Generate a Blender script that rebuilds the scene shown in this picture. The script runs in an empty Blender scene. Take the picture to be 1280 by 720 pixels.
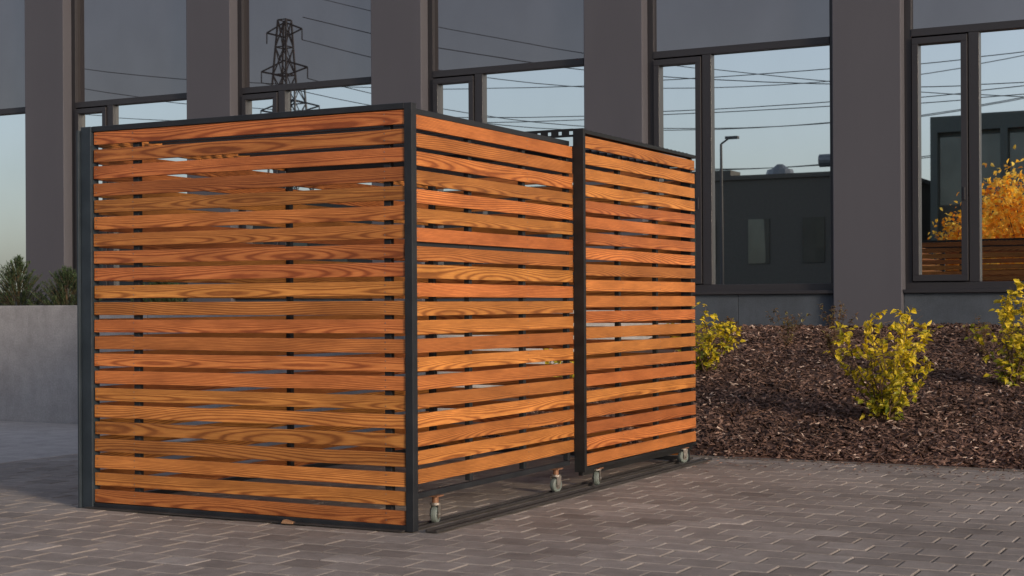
import bpy, bmesh, math, random
from mathutils import Vector, Matrix, noise as mn
random.seed(7)
S=bpy.context.scene
S.view_settings.view_transform='Standard'
S.view_settings.look='None'
S.view_settings.exposure=0
COL=S.collection

# ---------------------------------------------------------------- helpers
class MB:
    def __init__(s): s.v=[];s.f=[];s.m=[];s.g=[];s.c=[]
    def add(s,vs,fs,mi=0,g=None,c=None):
        b=len(s.v); s.v+= [tuple(v) for v in vs]
        s.g+= g if g else [(0,0,0)]*len(vs)
        s.c+= [c if c is not None else 0.5]*len(vs)
        for f in fs: s.f.append(tuple(b+i for i in f)); s.m.append(mi)
    def box(s,x0,x1,y0,y1,z0,z1,mi=0,c=None):
        vs=[(x0,y0,z0),(x1,y0,z0),(x1,y1,z0),(x0,y1,z0),(x0,y0,z1),(x1,y0,z1),(x1,y1,z1),(x0,y1,z1)]
        s.add(vs,[(0,3,2,1),(4,5,6,7),(0,1,5,4),(1,2,6,5),(2,3,7,6),(3,0,4,7)],mi,None,c)
    def cyl(s,p0,p1,r0,r1,n=8,mi=0,c=None):
        p0=Vector(p0);p1=Vector(p1);d=(p1-p0)
        if d.length<1e-6:return
        q=d.to_track_quat('Z','Y')
        vs=[]
        for p,r in((p0,r0),(p1,r1)):
            for i in range(n):
                a=2*math.pi*i/n
                vs.append(p+q@Vector((r*math.cos(a),r*math.sin(a),0)))
        fs=[(i,(i+1)%n,n+(i+1)%n,n+i) for i in range(n)]
        fs.append(tuple(range(n-1,-1,-1)));fs.append(tuple(range(n,2*n)))
        s.add(vs,fs,mi,None,c)
    def obj(s,name,mats,parent=None,bevel=0,smooth=False,loc=None):
        me=bpy.data.meshes.new(name); me.from_pydata(s.v,[],s.f)
        for m in mats: me.materials.append(m)
        me.polygons.foreach_set('material_index',s.m)
        a=me.attributes.new('gco','FLOAT_VECTOR','POINT'); a.data.foreach_set('vector',[x for t in s.g for x in t])
        a=me.attributes.new('rnd','FLOAT','POINT'); a.data.foreach_set('value',s.c)
        if smooth: me.polygons.foreach_set('use_smooth',[True]*len(s.f))
        me.update()
        o=bpy.data.objects.new(name,me); COL.objects.link(o)
        if parent: o.parent=parent
        if loc: o.location=loc
        if bevel:
            b=o.modifiers.new('b','BEVEL'); b.width=bevel; b.segments=2; b.limit_method='ANGLE'
        return o
def empty(name,loc=(0,0,0)):
    e=bpy.data.objects.new(name,None); e.empty_display_size=.3; COL.objects.link(e); e.location=loc; return e

class NT:
    def __init__(s,name):
        s.m=bpy.data.materials.new(name); s.m.use_nodes=True; s.t=s.m.node_tree; s.t.nodes.clear()
        s.out=s.n('ShaderNodeOutputMaterial')
    def n(s,t,**k):
        x=s.t.nodes.new(t)
        for a,b in k.items(): setattr(x,a,b)
        return x
    def l(s,a,b): s.t.links.new(a,b)
    def inp(s,node,key,val):
        if isinstance(val,bpy.types.NodeSocket): s.l(val,node.inputs[key])
        else: node.inputs[key].default_value=val
    def math(s,op,a,b=0.0,c=None):
        x=s.n('ShaderNodeMath',operation=op); s.inp(x,0,a); s.inp(x,1,b)
        if c is not None: s.inp(x,2,c)
        return x.outputs[0]
    def noise(s,vec,scale,detail=3,rough=.5,dist=0):
        x=s.n('ShaderNodeTexNoise'); 
        if vec is not None: s.l(vec,x.inputs['Vector'])
        x.inputs['Scale'].default_value=scale;x.inputs['Detail'].default_value=detail
        x.inputs['Roughness'].default_value=rough;x.inputs['Distortion'].default_value=dist
        return x.outputs[0]
    def ramp(s,fac,stops,interp='LINEAR'):
        x=s.n('ShaderNodeValToRGB'); s.l(fac,x.inputs[0]); e=x.color_ramp; e.interpolation=interp
        while len(e.elements)<len(stops): e.elements.new(.5)
        for i,(p,c) in enumerate(stops):
            e.elements[i].position=p; e.elements[i].color=(c+(1,)) if len(c)==3 else c
        return x.outputs[0]
    def mix(s,fac,a,b,mode='MIX'):
        x=s.n('ShaderNodeMix',data_type='RGBA',blend_type=mode); s.inp(x,0,fac)
        for k,v in((6,a),(7,b)):
            if isinstance(v,tuple): v=v+(1,) if len(v)==3 else v
            s.inp(x,k,v)
        return x.outputs[2]
    def attr(s,name): return s.n('ShaderNodeAttribute',attribute_name=name)
    def obj(s): return s.n('ShaderNodeTexCoord').outputs['Object']
    def scale(s,vec,sc):
        x=s.n('ShaderNodeMapping'); s.l(vec,x.inputs[0]); x.inputs['Scale'].default_value=sc; return x.outputs[0]
    def bump(s,h,st=.3,d=.01):
        x=s.n('ShaderNodeBump'); s.l(h,x.inputs['Height']); x.inputs['Strength'].default_value=st;x.inputs['Distance'].default_value=d
        return x.outputs[0]
    def bsdf(s,col,rough=.6,metal=0,normal=None,spec=.5):
        x=s.n('ShaderNodeBsdfPrincipled')
        if isinstance(col,tuple): col=col+(1,)
        s.inp(x,'Base Color',col);s.inp(x,'Roughness',rough);s.inp(x,'Metallic',metal);s.inp(x,'Specular IOR Level',spec)
        if normal is not None: s.l(normal,x.inputs['Normal'])
        s.l(x.outputs[0],s.out.inputs[0]); return x

def m_wood():
    t=NT('stained_wood'); g=t.attr('gco'); sp=t.n('ShaderNodeSeparateXYZ'); t.l(g.outputs['Vector'],sp.inputs[0])
    al,ac,rn=sp.outputs
    def comb(a,b,c):
        x=t.n('ShaderNodeCombineXYZ'); t.inp(x,0,a);t.inp(x,1,b);t.inp(x,2,c); return x.outputs[0]
    v=comb(t.math('MULTIPLY',al,.9),t.math('MULTIPLY',ac,3.0),t.math('MULTIPLY',rn,37))
    n=t.noise(v,1,.5,.3,0)
    wob=t.noise(comb(t.math('MULTIPLY',al,11),t.math('MULTIPLY',ac,60),rn),1,2,.5)
    lin=t.math('MULTIPLY',ac,t.math('MULTIPLY_ADD',t.math('FRACT',t.math('MULTIPLY',rn,3.37)),800,60))
    cat=t.math('MULTIPLY',t.math('MULTIPLY',ac,ac),t.math('MULTIPLY',t.math('FRACT',t.math('MULTIPLY',rn,5.11)),15000))
    ph=t.math('ADD',t.math('ADD',t.math('MULTIPLY',n,90),lin),t.math('ADD',cat,t.math('MULTIPLY',wob,2.2)))
    ring=t.math('MULTIPLY_ADD',t.math('SINE',ph),.5,.5)
    v2=comb(t.math('MULTIPLY',al,6),t.math('MULTIPLY',ac,330),t.math('MULTIPLY',rn,11))
    fib=t.noise(v2,1,3,.6)
    v3=comb(t.math('MULTIPLY',al,2.0),t.math('MULTIPLY',ac,8),t.math('MULTIPLY',rn,91))
    blot=t.noise(v3,1,4,.65)
    rc=t.ramp(ring,[(0,(.23,.072,.018)),(.20,(.36,.124,.032)),(.5,(.52,.200,.052)),(1,(.57,.232,.062))])
    c=t.mix(t.ramp(fib,[(.38,(.55,)*3),(.6,(0,0,0))]),rc,(.26,.085,.022))
    c=t.mix(1,c,t.ramp(blot,[(.3,(.66,.62,.58)),(.68,(1.10,1.10,1.10))]),'MULTIPLY')
    hs=t.n('ShaderNodeHueSaturation'); t.l(c,hs.inputs['Color'])
    fr=t.math('FRACT',t.math('MULTIPLY',rn,7.31)); 
    t.l(t.math('MULTIPLY_ADD',fr,.50,.76),hs.inputs['Value'])
    fr2=t.math('FRACT',t.math('MULTIPLY',rn,13.7)); t.l(t.math('MULTIPLY_ADD',fr2,.018,.490),hs.inputs['Hue'])
    h=t.math('ADD',t.math('MULTIPLY',ring,.6),fib)
    t.bsdf(hs.outputs[0],t.math('MULTIPLY_ADD',fib,.25,.42),0,t.bump(h,.45,.001),.35); return t.m
def m_steel(name='anthracite_steel',col=(.012,.0145,.018)):
    t=NT(name); o=t.obj(); n=t.noise(o,6,5,.6); n2=t.noise(o,180,2)
    c=t.mix(t.ramp(n,[(.4,(0,0,0)),(.75,(1,1,1))]),col,tuple(x*1.5+.003 for x in col))
    t.bsdf(c,t.math('MULTIPLY_ADD',n,.3,.35),.0,t.bump(n2,.15,.001),.35); return t.m
def m_plain(name,col,rough=.6,metal=0,var=.25,sc=8,bs=60,bst=.2):
    t=NT(name); o=t.obj(); n=t.noise(o,sc,5,.6); 
    c=t.mix(n,tuple(x*(1-var) for x in col),tuple(min(1,x*(1+var)) for x in col))
    t.bsdf(c,rough,metal,t.bump(t.noise(o,bs,3),bst,.003)); return t.m
def m_paver():
    t=NT('concrete_paver'); r=t.attr('rnd').outputs['Fac']; o=t.obj()
    c=t.ramp(r,[(0,(.195,.175,.158)),(.4,(.255,.232,.212)),(.75,(.29,.265,.243)),(1,(.335,.31,.286))])
    gr=t.noise(o,240,3,.7); big=t.noise(o,.9,4,.6); mid=t.noise(o,9,4,.6)
    c=t.mix(1,c,t.ramp(gr,[(.3,(.68,)*3),(.7,(1.25,)*3)]),'MULTIPLY')
    c=t.mix(1,c,t.ramp(big,[(.3,(.76,)*3),(.7,(1.15,)*3)]),'MULTIPLY')
    c=t.mix(1,c,t.ramp(mid,[(.35,(.85,)*3),(.65,(1.08,)*3)]),'MULTIPLY')
    t.bsdf(c,.8,0,t.bump(gr,.5,.003),.3); return t.m
def m_groundbrick():
    t=NT('paved_ground'); o=t.obj(); b=t.n('ShaderNodeTexBrick'); t.l(o,b.inputs[0])
    b.inputs['Scale'].default_value=1;b.inputs['Brick Width'].default_value=.24;b.inputs['Row Height'].default_value=.16
    b.inputs['Mortar Size'].default_value=.004
    b.inputs['Color1'].default_value=(.17,.155,.145,1);b.inputs['Color2'].default_value=(.25,.23,.215,1);b.inputs['Mortar'].default_value=(.06,.05,.045,1)
    c=t.mix(1,b.outputs[0],t.ramp(t.noise(o,1.5,5),[(.3,(.75,)*3),(.7,(1.15,)*3)]),'MULTIPLY')
    t.bsdf(c,.85,0,t.bump(t.noise(o,150,3),.4,.003)); return t.m
def m_concrete(name='cast_concrete',a=(.24,.242,.25),b=(.37,.373,.38),streak=.92):
    t=NT(name); o=t.obj(); n=t.noise(t.scale(o,(1,1,.7)),1.6,7,.65); f=t.noise(o,60,4,.7); st=t.noise(t.scale(o,(3,3,.4)),2,4,.6)
    c=t.mix(n,a,b); c=t.mix(1,c,t.ramp(f,[(.3,(.82,)*3),(.65,(1.08,)*3)]),'MULTIPLY')
    c=t.mix(1,c,t.ramp(st,[(.35,(streak,)*3),(.6,(1.03,)*3)]),'MULTIPLY')
    bl=t.noise(o,5,5,.7); c=t.mix(1,c,t.ramp(bl,[(.35,(.84,)*3),(.6,(1.04,)*3)]),'MULTIPLY')
    vo=t.n('ShaderNodeTexVoronoi'); t.l(o,vo.inputs['Vector']); vo.inputs['Scale'].default_value=14
    pit=t.ramp(vo.outputs['Distance'],[(.03,(.45,)*3),(.08,(1,1,1))]); c=t.mix(.7,c,pit,'MULTIPLY')
    t.bsdf(c,.85,0,t.bump(f,.4,.004),.3); return t.m
def m_mulch(name,base=False):
    t=NT(name); r=t.attr('rnd').outputs['Fac']; o=t.obj()
    if base: r=t.noise(t.scale(o,(30,60,30)),1,4,.7)
    c=t.ramp(r,[(0,(.030,.018,.014)),(.35,(.082,.048,.037)),(.7,(.155,.094,.073)),(.93,(.26,.17,.135)),(1,(.50,.39,.32))])
    n=t.noise(o,90,3); c=t.mix(1,c,t.ramp(n,[(.3,(.65,)*3),(.7,(1.2,)*3)]),'MULTIPLY')
    big=t.noise(o,.7,3); c=t.mix(1,c,t.ramp(big,[(.35,(.75,)*3),(.65,(1.15,)*3)]),'MULTIPLY')
    t.bsdf(c,.8,0,t.bump(n,.6,.006),.25); return t.m
def m_leaf(name,stops,tr=.35,rough=.5):
    t=NT(name); r=t.attr('rnd').outputs['Fac']; c=t.ramp(r,stops)
    p=t.bsdf(c,rough); tl=t.n('ShaderNodeBsdfTranslucent'); t.l(c,tl.inputs[0])
    mx=t.n('ShaderNodeMixShader'); mx.inputs[0].default_value=tr; t.l(p.outputs[0],mx.inputs[1]);t.l(tl.outputs[0],mx.inputs[2]); t.l(mx.outputs[0],t.out.inputs[0]); return t.m
def m_glass(name,refl,tint,dark,wav=.02):
    t=NT(name); o=t.obj(); n=t.noise(o,.35,1,.3)
    nb=t.bump(n,wav,.25)
    d=t.bsdf(t.mix(t.noise(o,.8,3),tuple(x*.7 for x in dark),tuple(x*1.3 for x in dark)),.4,0,None,.0)
    gl=t.n('ShaderNodeBsdfGlossy'); gl.inputs[0].default_value=tint+(1,); gl.inputs['Roughness'].default_value=.010; t.l(nb,gl.inputs['Normal'])
    dirt=t.noise(t.scale(o,(1.2,1.2,.7)),1,4,.6)
    mx=t.n('ShaderNodeMixShader'); t.l(t.math('MULTIPLY_ADD',dirt,-.08,refl+.04),mx.inputs[0]); t.l(d.outputs[0],mx.inputs[1]);t.l(gl.outputs[0],mx.inputs[2]); t.l(mx.outputs[0],t.out.inputs[0]); return t.m
def m_clad():
    t=NT('facade_cladding'); o=t.obj(); n=t.noise(t.scale(o,(1,1,.25)),1.2,5,.6); f=t.noise(o,220,3,.6)
    c=t.mix(n,(.064,.066,.081),(.088,.090,.106)); c=t.mix(1,c,t.ramp(f,[(.3,(.86,)*3),(.7,(1.1,)*3)]),'MULTIPLY')
    t.bsdf(c,.7,0,t.bump(f,.25,.002),.3); return t.m

WOOD=m_wood(); STEEL=m_steel(); BLACK=m_steel('black_steel',(.008,.009,.010)); POST=m_steel('slate_steel',(.018,.027,.036))
PAVER=m_paver(); CONC=m_concrete(); CONC2=m_concrete('concrete_slab',(.36,.34,.325),(.46,.44,.42))
SAND=m_plain('joint_sand',(.045,.038,.034),.95)
CLAD=m_clad(); FRAME=m_plain('window_frame_paint',(.022,.022,.026),.45,0,.12,3,200,.05); PLINTH=m_concrete('plinth_tile',(.048,.062,.080),(.073,.090,.112))

# ---------------------------------------------------------------- slatted shelter
BX,BY=-4.08,6.69
shelter=empty('slatted_bin_shelter',(BX,BY,0))
SC=MB()
def slats(name,n,z0,z1,a0,a1,plane,axis,th=.020,h=.073,biggap=None,amp=.0009,sup=()):
    mb=MB(); pitch=(z1-z0-h)/(n-1); N=10
    for i in range(n):
        zc=z0+h/2+i*pitch+random.uniform(-.0014,.0014)
        if biggap and i<biggap: zc-=0.004
        r=random.uniform(0,50); tilt=random.uniform(-.02,.02); t2=random.uniform(-.0025,.0025)
        hh=h/2+random.uniform(-.0005,.0005); ph=random.uniform(0,6); e0=random.uniform(-.003,.003); am=random.uniform(.1,1)*amp
        vs=[];g=[];off=random.uniform(0,9)
        for k in range(N+1):
            u=k/N; s=a0+(a1-a0)*u+(e0 if k in(0,N) else 0)
            dz=am*math.sin(ph+u*3.0)+t2*(u-.5)*2; dn=am*math.sin(ph*2+u*3)
            tw=tilt+.008*math.sin(ph+u*3)
            for (q,w) in((0,-hh),(1,-hh),(1,hh),(0,hh)):
                nn=plane+q*th+dn+w*tw; z=zc+w+dz
                vs.append((s,nn,z) if axis=='x' else (nn,s,z)); g.append((s+off,w+q*.02,r))
        fs=[]
        for k in range(N):
            b=k*4
            for j in range(4):
                fs.append((b+j,b+(j+1)%4,b+4+(j+1)%4,b+4+j))
        fs.append((0,1,2,3));fs.append((N*4+3,N*4+2,N*4+1,N*4))
        mb.add(vs,fs,0,g)
        for s in sup:
            for w in(-.018,.018):
                if axis=='x': SC.cyl((s,plane+.004,zc+w),(s,plane-.0012,zc+w),.0036,.0032,8)
                else: SC.cyl((plane+th-.004,s,zc+w),(plane+th+.0012,s,zc+w),.0036,.0032,8)
    o=mb.obj(name,[WOOD],shelter)
    bm=bmesh.new(); bm.from_mesh(o.data); bmesh.ops.recalc_face_normals(bm,faces=bm.faces); bm.to_mesh(o.data); bm.free()
    b=o.modifiers.new('b','BEVEL'); b.width=.0025;b.segments=2;b.limit_method='ANGLE'; b.angle_limit=.8
    return o
slats('front_slats',22,.035,2.172,-2.155,-.05,.004,'x',sup=(-2.135,-1.86,-.17))
slats('sliding_door_slats',20,.246,2.150,.055,1.938,-.030,'y',biggap=14,sup=(.068,1.317,1.918))
slats('outer_door_slats',21,.150,2.215,1.975,3.90,.035,'y',sup=(2.0,2.567,3.217,3.885))
slats('rear_slats',22,.04,2.17,-2.155,-.05,3.89,'x')
slats('side_slats',22,.04,2.17,.05,3.86,-2.225,'y')
SC.obj('screw_heads',[m_plain('screw_zinc',(.20,.19,.18),.4,.7)],shelter)

fr=MB()
fr.box(-.046,0,-.004,.046,0,2.205)
fr.box(-.046,0,3.87,3.916,0,2.205)
fr.box(-2.24,-2.16,3.86,3.916,0,2.18)
fr.box(-2.16,-.046,-.004,.040,2.174,2.206)
fr.box(-2.16,-.046,-.002,.040,.002,.032)
fr.box(-2.16,-.046,3.872,3.91,2.174,2.206); fr.box(-2.16,-.046,3.872,3.91,.004,.036)
fr.box(-2.24,-2.205,.06,3.86,2.174,2.206); fr.box(-2.24,-2.205,.06,3.86,.004,.036)
for x in(-1.86,-.17):
    fr.box(x-.02,x+.02,.027,.062,.036,2.174)
for y in(1.95,):
    fr.box(-2.20,-2.165,y-.02,y+.02,.036,2.174)
fr.box(-2.16,-.09,1.90,1.94,2.08,2.14)
fr.obj('steel_frame',[STEEL],shelter,bevel=.003)
ps=MB(); ps.box(-2.238,-2.162,-.012,.055,0,2.205); ps.box(-2.255,-2.241,-.03,.05,.0,2.185)
ps.obj('end_post',[POST],shelter,bevel=.003)
d1=MB()
for y in(.050,.65,1.30,1.90): d1.box(-.066,-.034,y,y+.035,.19 if y in(.05,1.9) else .195,2.15)
d1.box(-.070,-.036,.05,1.935,.158,.187)
d1.box(-.070,-.030,.050,1.935,2.155,2.185)
d1.box(-.068,-.036,.09,.645,1.46,1.50)
d1.box(-.068,-.036,.69,1.295,1.46,1.50); d1.box(-.068,-.036,1.34,1.89,1.46,1.50)
d1.obj('sliding_door_frame',[STEEL],shelter,bevel=.002)
d2=MB()
d2.box(-.008,.064,1.940,1.972,.115,2.262)
d2.box(-.004,.033,3.87,3.905,.12,2.23)
d2.box(0,.033,2.55,2.585,.15,2.22); d2.box(0,.033,3.2,3.235,.15,2.22)
d2.box(-.004,.060,1.974,3.91,2.232,2.256)
d2.box(.002,.060,1.974,3.905,.122,.144)
d2.box(-.004,.026,1.99,3.90,.088,.118)
for i in range(24): d2.box(.02,.035,2.05+i*.076,2.065+i*.076,2.257,2.266)
d2.obj('outer_door_frame',[BLACK],shelter,bevel=.002)
pb=MB(); yb=1.946
pb.box(-2.16,-.01,yb,yb+.006,2.212,2.226); pb.box(-2.16,-.01,yb,yb+.006,2.248,2.264)
x=-2.16
while x<-.06:
    pb.box(x,x+.05,yb,yb+.006,2.226,2.248); x+=.074
pb.obj('perforated_beam',[BLACK],shelter)
rf=MB()
for i in range(30): rf.box(-2.15,-.075,.10+i*.124,.135+i*.124,2.15,2.17)
rf.obj('roof_battens',[STEEL],shelter)
tr=MB()
for x0 in(-.095,.055):
    tr.box(x0,x0+.012,.02,4.05,.002,.016); tr.box(x0+.012,x0+.058,.02,4.05,.002,.007); tr.box(x0+.058,x0+.07,.02,4.05,.002,.016)
tr.box(-2.2,-.05,-.035,-.006,.002,.010)
tr.obj('ground_track',[m_steel('worn_track_steel',(.030,.029,.029))],shelter,bevel=.001)
wb=MB(); wb.add([(-.80,-.05,.004),(-.73,-.05,.004),(-.73,-.012,.004),(-.80,-.012,.004),(-.79,-.045,.022),(-.73,-.045,.010),(-.73,-.014,.010),(-.79,-.014,.022)],
 [(0,3,2,1),(4,5,6,7),(0,1,5,4),(1,2,6,5),(2,3,7,6),(3,0,4,7)]); wb.obj('wood_wedge',[m_plain('raw_scrap_wood',(.26,.15,.08),.8)],shelter)

RUB=m_plain('wheel_rubber',(.13,.16,.15),.5); ZINC=m_plain('zinc_bracket',(.34,.32,.29),.38,.7,.25,30); RUST=m_plain('rusty_plate',(.20,.10,.055),.6,.2,.4,40)
def caster(x,y,ztop,swiv=0.0):
    mb=MB(); R=.047; zc=.007+R
    def C(p): 
        v=Matrix.Rotation(swiv,3,'Z')@Vector(p); return (v.x+x,v.y+y,v.z)
    prof=[(-.017,R*.55),(-.017,R*.86),(-.012,R*.97),(0,R),(.012,R*.97),(.017,R*.86),(.017,R*.55)]
    n=24; vs=[];fs=[]
    for (a,r) in prof:
        for i in range(n):
            t=2*math.pi*i/n; vs.append(C((a,r*math.cos(t),zc+r*math.sin(t))))
    for j in range(len(prof)-1):
        for i in range(n): fs.append((j*n+i,j*n+(i+1)%n,(j+1)*n+(i+1)%n,(j+1)*n+i))
    mb.add(vs,fs,0)
    mb.cyl(C((-.014,0,zc)),C((.014,0,zc)),R*.6,R*.6,20,1)
    mb.cyl(C((-.03,0,zc)),C((.03,0,zc)),.009,.009,8,1)
    for sx in(-.024,.021):
        pts=[(-.014,zc-.014),(.014,zc-.014),(.026,.108),(-.026,.108)]
        vs=[C((sx,py,pz)) for py,pz in pts]+[C((sx+.003,py,pz)) for py,pz in pts]
        mb.add(vs,[(0,1,2,3),(7,6,5,4),(0,4,5,1),(1,5,6,2),(2,6,7,3),(3,7,4,0)],1)
    mb.cyl(C((0,0,.105)),C((0,0,.118)),.030,.030,16,1)
    mb.cyl(C((0,0,.118)),C((0,0,max(.122,ztop-.006))),.018,.018,12,2)
    mb.box(x-.032,x+.032,y-.036,y+.036,ztop-.007,ztop,2)
    mb.obj('caster',[RUB,ZINC,RUST],shelter)
caster(-.045,.292,.157,.25); caster(-.045,1.75,.157,-.15); caster(.030,2.19,.1215,.3); caster(.030,3.70,.1215,-.3)

# ---------------------------------------------------------------- pavement
PX0,PX1,PY0,PY1=-8.65,5.0,1.5,10.93
BW,BH=.23,.19
mb=MB(); y=PY1; row=0
while y>PY0:
    x=PX0-(BW/2 if row%2 else 0)
    while x<PX1:
        xa=max(x,PX0);xb=min(x+BW,PX1)
        if xb-xa>.04:
            g=.0028+random.uniform(0,.0014);b=.006; ya=y-BH+g; yb2=y-g; X0=xa+g;X1=xb-g
            cx=(X0+X1)/2;cy=(ya+yb2)/2
            z=mn.noise(Vector((cx*.5,cy*.5,0)))*.006+random.uniform(-.0016,.0016)
            tx=random.uniform(-.008,.008);ty=random.uniform(-.008,.008)
            def Z(px,py): return z+(px-cx)*tx+(py-cy)*ty-.003
            vs=[(X0,ya,Z(X0,ya)-.02),(X1,ya,Z(X1,ya)-.02),(X1,yb2,Z(X1,yb2)-.02),(X0,yb2,Z(X0,yb2)-.02),
                (X0,ya,Z(X0,ya)-.005),(X1,ya,Z(X1,ya)-.005),(X1,yb2,Z(X1,yb2)-.005),(X0,yb2,Z(X0,yb2)-.005),
                (X0+b,ya+b,Z(X0,ya)),(X1-b,ya+b,Z(X1,ya)),(X1-b,yb2-b,Z(X1,yb2)),(X0+b,yb2-b,Z(X0,yb2))]
            fs=[(0,1,5,4),(1,2,6,5),(2,3,7,6),(3,0,4,7),(4,5,9,8),(5,6,10,9),(6,7,11,10),(7,4,8,11),(8,9,10,11)]
            mb.add(vs,fs,0,None,min(1,max(0,random.gauss(.5,.22))))
        x+=BW
    y-=BH; row+=1
mb.add([(PX0,PY0,-.018),(PX1,PY0,-.018),(PX1,PY1,-.018),(PX0,PY1,-.018)],[(0,1,2,3)],1)
mb.obj('block_pavement',[PAVER,SAND])
mb=MB(); mb.add([(-400,-400,-.03),(400,-400,-.03),(400,400,-.03),(-400,400,-.03)],[(0,1,2,3)]); mb.obj('ground',[m_groundbrick()])
mb=MB()
for i in range(6):
    xa=PX0-.01-(i+1)*2.4
    for (ya,yb2) in((3.2,6.0),(6.0,8.7),(8.7,11.39)):
        mb.box(xa+.006,xa+2.4-.006,ya+.006,yb2-.006,-.05,.002)
mb.obj('concrete_path',[CONC2],bevel=.004)
mb=MB(); x=-6.9
while x<8: mb.box(x+.003,x+.997,PY1+.003,PY1+.055,-.05,.006); x+=1.0
mb.obj('bed_edging',[m_concrete('edging_concrete',(.10,.09,.085),(.17,.155,.145))],bevel=.004)

# ---------------------------------------------------------------- mulch bed
D=18.0
def bedz(x,y):
    u=max(0,min(1,(y-10.98)/(D-10.98)))
    return .0+.85*(u**.92)+.035*min(1,u*30)+.045*mn.noise(Vector((x*.6,y*.6,3)))*min(1,u*6)+.012*mn.noise(Vector((x*4,y*4,1)))
mb=MB(); NX,NY=150,60; vs=[];fs=[]
for j in range(NY+1):
    for i in range(NX+1):
        X=-6.94+18*i/NX; Y=10.985+(D+.3-10.985)*j/NY; vs.append((X,Y,bedz(X,Y)))
for j in range(NY):
    for i in range(NX):
        a=j*(NX+1)+i; fs.append((a,a+1,a+NX+2,a+NX+1))
mb.add(vs,fs,1)
for k in range(46000):
    X=random.uniform(-6.2,.6) if k%9 else random.uniform(.6,8); Y=10.97+ (D-10.97)*random.random()**1.25
    if Y<11.02: 
        if random.random()<.5: continue
    L=random.uniform(.015,.042)*(1.4 if random.random()<.12 else 1);W=random.uniform(.005,.014);T=random.uniform(.002,.006)
    z=bedz(X,Y)+random.uniform(.002,.018)
    q=Matrix.Rotation(random.uniform(0,6.28),3,'Z')@Matrix.Rotation(random.gauss(0,.35),3,'Y')@Matrix.Rotation(random.gauss(0,.4),3,'X')
    c=Vector((X,Y,z)); w2=W*random.uniform(.4,1)
    vs=[c+q@Vector(p) for p in((-L,-W,0),(L,-w2,0),(L,w2,0),(-L,W,0),(0,0,T*2.2))]
    mb.add(vs,[(0,1,4),(1,2,4),(2,3,4),(3,0,4)],0,None,min(1,max(0,random.gauss(.52,.25))))
for k in range(320):
    X=random.uniform(-4,0);Y=10.93-abs(random.gauss(0,.35)); L=random.uniform(.008,.022);W=.005
    q=Matrix.Rotation(random.uniform(0,6.28),3,'Z'); c=Vector((X,Y,.006))
    mb.add([c+q@Vector(p) for p in((-L,-W,0),(L,-W,0),(L,W,0),(-L,W,0),(0,0,.005))],[(0,1,4),(1,2,4),(2,3,4),(3,0,4)],0,None,random.random())
mb.obj('mulch_bed',[m_mulch('bark_chips'),m_mulch('bark_ground',True)])

# ---------------------------------------------------------------- retaining wall + soil
mb=MB(); x=-6.95
for i in range(6):
    mb.box(x-3.0+.004,x-.004,11.4,11.6,-.05,1.178); x-=3.0
mb.box(-7.15,-6.954,11.604,D+.2,-.05,1.178)
mb.obj('concrete_retaining_wall',[CONC],bevel=.008)
mb=MB(); vs=[];fs=[]
for j in range(20):
    for i in range(60):
        X=-7.1-18*i/59;Y=11.58+(D+.3-11.58)*j/19; vs.append((X,Y,1.07+.03*mn.noise(Vector((X,Y,0)))))
for j in range(19):
    for i in range(59):
        a=j*60+i; fs.append((a,a+60,a+61,a+1))
mb.add(vs,fs); mb.obj('planter_soil',[m_mulch('soil_bark',True)])

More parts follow.
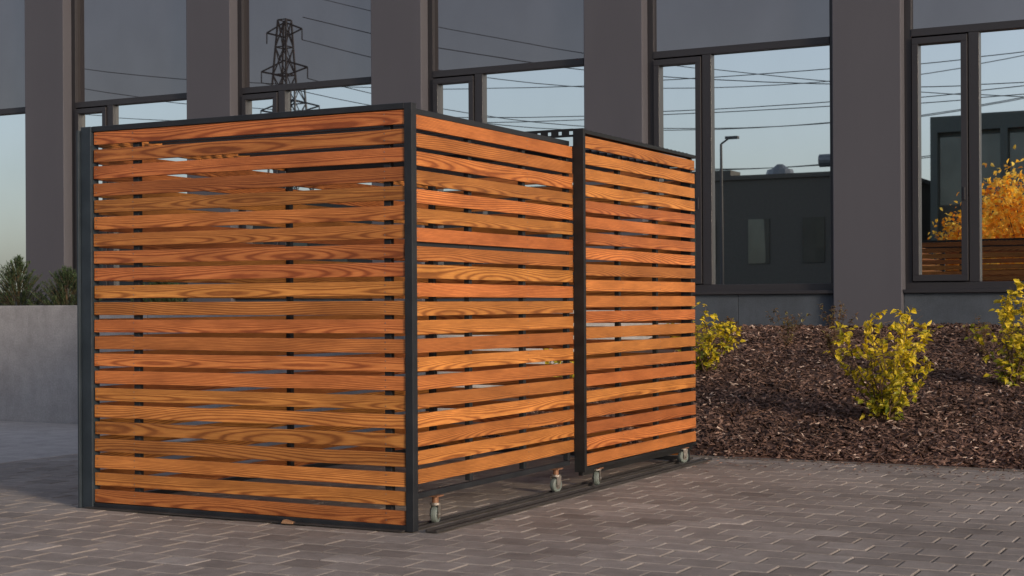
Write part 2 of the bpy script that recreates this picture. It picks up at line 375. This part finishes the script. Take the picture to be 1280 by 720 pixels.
# ---------------------------------------------------------------- plants
STEM=m_plain('shrub_stem',(.10,.065,.035),.8)
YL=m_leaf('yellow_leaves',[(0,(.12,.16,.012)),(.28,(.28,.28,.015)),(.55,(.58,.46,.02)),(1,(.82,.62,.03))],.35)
def leaf(mb,p,d,up,L,W,c,mi=1):
    d=d.normalized(); s=d.cross(up)
    if s.length<.01: s=Vector((1,0,0))
    s.normalize(); u=s.cross(d)
    vs=[p,p+d*L*.35+s*W+u*W*.35,p+d*L*.75+s*W*.6+u*W*.1,p+d*L-u*L*.15,p+d*L*.75-s*W*.6+u*W*.1,p+d*L*.35-s*W+u*W*.35,p+d*L*.5]
    mb.add(vs,[(0,1,6),(1,2,6),(2,3,6),(3,4,6),(4,5,6),(5,0,6)],mi,None,c)
def shrub(name,x,y,H,R,nst,nleaf,seed,LS=.060):
    rs=random.Random(seed); mb=MB(); z0=bedz(x,y)-.03; tips=[]
    for i in range(nst):
        a=rs.uniform(0,6.28); sp=rs.uniform(.1,1)**.7*R; h=H*rs.uniform(.5,1)*(1-.25*sp/R)
        p=Vector((rs.uniform(-.05,.05),rs.uniform(-.05,.05),0)); n=6
        pts=[p]
        for k in range(1,n+1):
            u=k/n; q=Vector((math.cos(a)*sp*u**.8,math.sin(a)*sp*u**.8,h*u))+Vector((rs.gauss(0,.02),rs.gauss(0,.02),0)); pts.append(q)
        for k in range(n):
            mb.cyl(pts[k],pts[k+1],.007*(1-k/n)+.0015,.007*(1-(k+1)/n)+.0015,5,0)
            for b in range(2):
                bd=Vector((rs.gauss(0,1),rs.gauss(0,1),rs.uniform(.0,1))).normalized()*rs.uniform(.07,.17)*H
                q=pts[k].lerp(pts[k+1],rs.random()); mb.cyl(q,q+bd,.0025,.001,4,0); tips.append((q,q+bd))
        tips.append((pts[-2],pts[-1]));tips.append((pts[-3],pts[-2]))
    keep=[t for t in tips if rs.random()<.72]
    for k in range(nleaf):
        a,b=rs.choice(keep); u=rs.random(); p=a.lerp(b,u)
        if p.z<.08*H and rs.random()<.6: continue
        d=(b-a).normalized()+Vector((rs.gauss(0,.8),rs.gauss(0,.8),rs.gauss(-.2,.5)))
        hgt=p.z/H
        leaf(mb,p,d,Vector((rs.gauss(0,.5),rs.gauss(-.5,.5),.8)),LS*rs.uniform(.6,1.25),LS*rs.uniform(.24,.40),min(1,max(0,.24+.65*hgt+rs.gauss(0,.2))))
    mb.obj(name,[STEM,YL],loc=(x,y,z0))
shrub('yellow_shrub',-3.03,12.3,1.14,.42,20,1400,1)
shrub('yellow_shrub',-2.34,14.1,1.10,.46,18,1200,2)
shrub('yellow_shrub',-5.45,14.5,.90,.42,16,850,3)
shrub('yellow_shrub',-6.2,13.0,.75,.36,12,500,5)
DRY=m_leaf('dry_leaves',[(0,(.10,.06,.03)),(.5,(.22,.13,.08)),(1,(.26,.24,.08))],.3)
def weed(x,y,H,seed):
    rs=random.Random(seed); mb=MB()
    for i in range(9):
        e=Vector((rs.gauss(0,.12)*H*2,rs.gauss(0,.12)*H*2,H*rs.uniform(.6,1))); m=e*.5+Vector((rs.gauss(0,.02),0,.03))
        mb.cyl((0,0,0),m,.003,.002,4,0);mb.cyl(m,e,.002,.001,4,0)
        for k in range(26):
            p=(m.lerp(e,rs.random())) if rs.random()<.7 else m*rs.random()
            leaf(mb,p,Vector((rs.gauss(0,1),rs.gauss(0,1),rs.gauss(.3,.5))),Vector((0,0,1)),.045,.013,rs.random())
    mb.obj('dry_weed',[STEM,DRY],loc=(x,y,bedz(x,y)-.01))
weed(-5.1,16.2,.42,1);weed(-4.75,16.9,.48,2);weed(-5.9,16.6,.34,3);weed(-2.95,15.9,.44,4);weed(-2.6,16.6,.40,6);weed(-4.4,15.5,.28,8)
NE=m_leaf('pine_needles',[(0,(.010,.024,.010)),(.6,(.028,.056,.022)),(1,(.06,.105,.035))],.1,.6)
def conifer(x,y,z0,H,R,seed):
    rs=random.Random(seed); mb=MB(); mb.cyl((0,0,0),(0,0,H*.9),.02,.004,6,0)
    for i in range(330):
        h=rs.random()**1.15; a=rs.uniform(0,6.28); lob=1+.18*math.sin(a*3+seed)+.1*math.sin(a*7+h*9)
        r=R*lob*(1-h**1.8)**.7*rs.uniform(.45,1.05)
        e=Vector((math.cos(a)*r,math.sin(a)*r,h*H*.93+.04)); b=Vector((e.x*.45,e.y*.45,max(0,e.z-.10-.2*r)))
        mb.cyl(b,e,.003,.0015,3,0)
        dr=(e-b).normalized(); c0=rs.random()
        for k in range(42):
            u=rs.uniform(.1,1.05); p=b.lerp(e,u); d=(dr*.8+Vector((rs.gauss(0,.6),rs.gauss(0,.6),rs.gauss(.2,.5)))).normalized()
            s=d.cross(Vector((rs.gauss(0,1),rs.gauss(0,1),rs.gauss(0,1)))).normalized()*.0030; L=rs.uniform(.018,.040)
            mb.add([p-s,p+s,p+d*L+s*.3,p+d*L-s*.3],[(0,1,2,3)],1,None,min(1,max(0,u*.6+c0*.3+rs.gauss(0,.12))))
    mb.obj('dwarf_pine',[STEM,NE],loc=(x,y,z0))
conifer(-12.55,12.3,1.04,.68,.38,1); conifer(-11.80,12.25,1.04,.55,.40,2); conifer(-13.6,12.4,1.04,.6,.34,3)
conifer(-10.7,12.5,1.06,.45,.3,4)

# ---------------------------------------------------------------- office building
office=empty('office_building',(0,0,0))
SP=3.28; PW=.82; XK=[-5.085+SP*k for k in range(-10,8)]
ZB=.5; SILL=1.40; TR=4.33; TOPZ=7.4
mb=MB()
for x in XK: mb.box(x,x+PW,D,D+.8,ZB,TOPZ)
mb.box(XK[0],XK[-1]+PW,D-.03,D+.9,TOPZ,TOPZ+1.2)
mb.box(XK[0],XK[-1]+PW,D+.8,D+12,ZB,TOPZ+.9)
mb.obj('facade_piers',[CLAD],office,bevel=.01)
mb=MB()
for x in XK[:-1]:
    a=x+PW; b=x+SP
    n=2; w=(b-a)/n
    for i in range(n): mb.box(a+i*w+.003,a+(i+1)*w-.003,D+.10,D+.4,ZB,SILL-.13)
mb.obj('plinth_tiles',[PLINTH],office,bevel=.003)
fm=MB(); g1=MB(); g2=MB()
rg=random.Random(4)
for x in XK[:-1]:
    a=x+PW+.002; b=x+SP-.002; y0=D+.18;y1=D+.32
    fm.box(a,b,D+.04,D+.34,SILL-.127,SILL-.085)
    fm.box(a,b,y0,y1,SILL-.085,SILL)
    fm.box(a,a+.08,y0,y1,SILL,TOPZ); fm.box(b-.08,b,y0,y1,SILL,TOPZ)
    fm.box(a+.08,b-.08,y0-.01,y1,TR-.03,TR+.06)
    cm=a+.80
    fm.box(cm-.06,cm+.06,y0-.006,y1,SILL,TR-.03)
    sa=a+.09;sb=cm-.07;sz0=SILL+.01;sz1=TR-.05; yf=y0-.03
    t=.075
    fm.box(sa,sb,yf,y1-.05,sz0,sz0+t);fm.box(sa,sb,yf,y1-.05,sz1-t,sz1);fm.box(sa,sa+t,yf,y1-.05,sz0+t,sz1-t);fm.box(sb-t,sb,yf,y1-.05,sz0+t,sz1-t)
    fm.box(sb-.045,sb-.025,yf-.03,yf-.001,2.35,2.50)
    def pane(mbx,xa,xb,za,zb,yy):
        tx=rg.uniform(-.0012,.0012); tz=rg.uniform(-.0012,.0012); w=(xb-xa);h=zb-za
        mbx.add([(xa,yy-tx*w,za-0),(xb,yy+tx*w,za),(xb,yy+tx*w+tz*h,zb),(xa,yy-tx*w+tz*h,zb)],[(0,1,2,3)])
    pane(g1,sa+t-.01,sb-t+.01,sz0+t-.01,sz1-t+.01,y0+.05)
    pane(g1,cm+.05,b-.07,SILL-.01,TR-.02,y0+.06)
    pane(g2,a+.07,b-.07,TR+.05,TOPZ,y0+.06)
fm.obj('window_frames',[FRAME],office,bevel=.004)
g1.obj('vision_glass',[m_glass('vision_glass',.88,(.90,.97,.98),(.012,.014,.014),.004)],office)
g2.obj('tinted_glass',[m_glass('tinted_glass',.235,(.85,.82,.83),(.020,.018,.019),.010)],office)

# ---------------------------------------------------------------- what the windows mirror: the other side of the yard
DARKW=m_plain('dark_facade',(.066,.062,.052),.7); GLZ=m_glass('far_glass',.07,(.7,.75,.75),(.07,.07,.058))
mb=MB()
opp=empty('warehouse_building',(0,-30,0))
mb.box(-62,-16,-14,0,0,6.7,0); mb.box(-62.2,-15.9,-14.2,.12,6.7,6.9,0)
mb.box(-27.2,-24.5,-4,-2.6,6.9,7.4,0)
mb.obj('walls',[DARKW],opp)
mb=MB()
for i in range(18): mb.box(-61+i*2.55,-60.0+i*2.55,.0,.05,2.9,4.9)
mb.obj('windows',[GLZ],opp)
mb=MB(); mb.box(-19.3,-18.0,-3.5,-2,6.9,8.05); mb.cyl((-19.5,-2.7,7.65),(-20.2,-2.7,7.65),.30,.30,14); mb.cyl((-22.2,-3,6.9),(-22.2,-3,7.35),.75,.6,14); mb.cyl((-22.2,-3,7.35),(-22.2,-3,7.6),.45,.15,14); mb.box(-16.9,-16.2,-3.6,-2.9,6.9,8.0)
mb.obj('roof_ventilation',[m_plain('vent_metal',(.16,.17,.18),.4,.4)],opp)
off2=empty('glazed_office_block',(0,-31,0))
mb=MB(); mb.box(-14.8,10,-14,0,8.6,9.3); mb.box(-14.8,10,-14,-.4,0,8.6)
for i in range(9): mb.box(-14.8+i*2.95,-14.5+i*2.95,-.4,0,0,8.6)
mb.obj('walls',[m_plain('green_grey_facade',(.055,.068,.062),.6)],off2)
mb=MB(); mb.box(-14.6,9.9,-.38,-.30,.4,8.4); mb.obj('windows',[GLZ],off2)
PY=m_plain('galvanised_lattice',(.04,.04,.045),.6)
mb=MB()
def hw(z): return 1.7*(1-z/30)**1.0+.3
lv=[0,4,8,11.5,14.5,17.5,20,22.5,25,27.5]
for i in range(len(lv)-1):
    z0,z1=lv[i],lv[i+1];a,b=hw(z0),hw(z1)
    c0=[(-a,-a,z0),(a,-a,z0),(a,a,z0),(-a,a,z0)];c1=[(-b,-b,z1),(b,-b,z1),(b,b,z1),(-b,b,z1)]
    for k in range(4):
        mb.cyl(c0[k],c1[k],.10,.10,4); mb.cyl(c0[k],c1[(k+1)%4],.06,.06,4); mb.cyl(c0[(k+1)%4],c1[k],.06,.06,4); mb.cyl(c1[k],c1[(k+1)%4],.06,.06,4)
for z,w in((19.5,3.0),(23,2.6),(26.5,2.0)):
    for s in(-1,1):
        mb.cyl((0,0,z+.8),(s*w,0,z),.08,.08,4);mb.cyl((0,0,z-.6),(s*w,0,z),.08,.08,4);mb.cyl((s*w,0,z),(s*w,0,z-1.0),.07,.07,4)
mb.obj('power_pylon',[PY],loc=(-84.5,-80,0))
mb=MB()
def cable(p0,p1,sag,r=.022,n=24):
    p0=Vector(p0);p1=Vector(p1);pr=p0
    for i in range(1,n+1):
        u=i/n;q=p0.lerp(p1,u)-Vector((0,0,sag*4*u*(1-u))); mb.cyl(pr,q,r,r,4); pr=q
for z0,z1,s in((17.5,13.6,2.5),(16.2,12.2,2.8),(14.4,11.2,1.6)):
    cable((-75,-42,z0),(4,-36,z1),s)
cable((-40,-20,14),(10,-24,11),3.0,.018); cable((-60,-50,22),(5,-40,9.6),2.0,.022)
for s,z in((-3,18.5),(3,18.5),(-2.6,22),(2.6,22),(2,25.5)):
    cable((-84.5+s,-80,z),(-10,-95,z-2),5,.035)
mb.obj('overhead_cables',[m_plain('cable_black',(.02,.02,.02),.6)])
mb=MB(); mb.cyl((0,0,0),(0,0,7.3),.08,.05,10); mb.cyl((0,0,7.3),(.3,0,7.5),.04,.035,8); mb.box(.2,.7,-.12,.12,7.48,7.58)
mb.obj('street_lamp',[PY],loc=(-20.4,-20,0))
def glow_tree(x,y,H,R,seed,mat):
    rs=random.Random(seed); mb=MB(); mb.cyl((0,0,0),(0,0,H*.5),.14,.09,8,0); tips=[]
    for i in range(34):
        a=rs.uniform(0,6.28);h=rs.uniform(.15,.5)*H; e=Vector((math.cos(a)*R*rs.uniform(.3,1),math.sin(a)*R*rs.uniform(.3,1),H*rs.uniform(.2,1)))
        mb.cyl((0,0,h),e,.04,.01,5,0); tips.append(e)
    for k in range(6500):
        e=rs.choice(tips)*rs.uniform(.82,1.02); p=e+Vector((rs.gauss(0,.42),rs.gauss(0,.42),rs.gauss(0,.4)))
        leaf(mb,p,Vector((rs.gauss(0,1),rs.gauss(0,1),rs.gauss(-.4,.7))),Vector((rs.gauss(0,1),rs.gauss(0,1),1)),.18,.065,rs.random())
    mb.obj('glow_standin_tree',[STEM,mat],loc=(x,y,0))
GOLD=m_leaf('golden_glow_leaves',[(0,(.75,.25,.01)),(.4,(.95,.50,.03)),(1,(.98,.72,.14))],.75)  # bright gold leaf colour and high translucency imitate a golden glow
glow_tree(-7.9,-14,5.2,1.8,3,GOLD); glow_tree(-11.2,-22,4.2,1.2,9,GOLD)  # added trees, standing in for golden points of light mirrored in the windows

# ---------------------------------------------------------------- light
EL,AZ=13,114
W=bpy.data.worlds.new('World'); S.world=W; W.use_nodes=True; nt=W.node_tree; nt.nodes.clear()
sk=nt.nodes.new('ShaderNodeTexSky'); sk.sky_type='NISHITA'; sk.sun_disc=False; sk.sun_elevation=math.radians(EL); sk.sun_rotation=math.radians(AZ); sk.air_density=1.0; sk.dust_density=1.5; sk.ozone_density=2.5
hs=nt.nodes.new('ShaderNodeHueSaturation'); hs.inputs['Saturation'].default_value=.55
mu=nt.nodes.new('ShaderNodeMix'); mu.data_type='RGBA'; mu.blend_type='MULTIPLY'; mu.inputs[0].default_value=1; mu.inputs[7].default_value=(1.03,.97,.99,1)
bg=nt.nodes.new('ShaderNodeBackground'); bg.inputs[1].default_value=.20
ou=nt.nodes.new('ShaderNodeOutputWorld'); nt.links.new(sk.outputs[0],hs.inputs['Color']); nt.links.new(hs.outputs[0],mu.inputs[6]); nt.links.new(mu.outputs[2],bg.inputs[0]); nt.links.new(bg.outputs[0],ou.inputs[0])
sd=bpy.data.lights.new('sun','SUN'); sd.energy=2.7; sd.angle=math.radians(10); sd.color=(1,.76,.52)
so=bpy.data.objects.new('sun',sd); COL.objects.link(so)
a=math.radians(AZ);e=math.radians(EL+1)
dv=Vector((math.sin(a)*math.cos(e),math.cos(a)*math.cos(e),math.sin(e)))
so.rotation_euler=dv.to_track_quat('Z','Y').to_euler(); so.location=dv*50

# ---------------------------------------------------------------- camera
cd=bpy.data.cameras.new('camera'); cd.sensor_width=36; cd.lens=1908/1280*36; cd.shift_y=20/1280; cd.clip_end=1500
co=bpy.data.objects.new('camera',cd); COL.objects.link(co); co.location=(0,0,1.168)
co.rotation_euler=(Matrix.Rotation(math.radians(27.66),3,'Z')@Matrix.Rotation(math.radians(90),3,'X')@Matrix.Rotation(math.radians(-.3),3,'Z')).to_euler()
S.camera=co
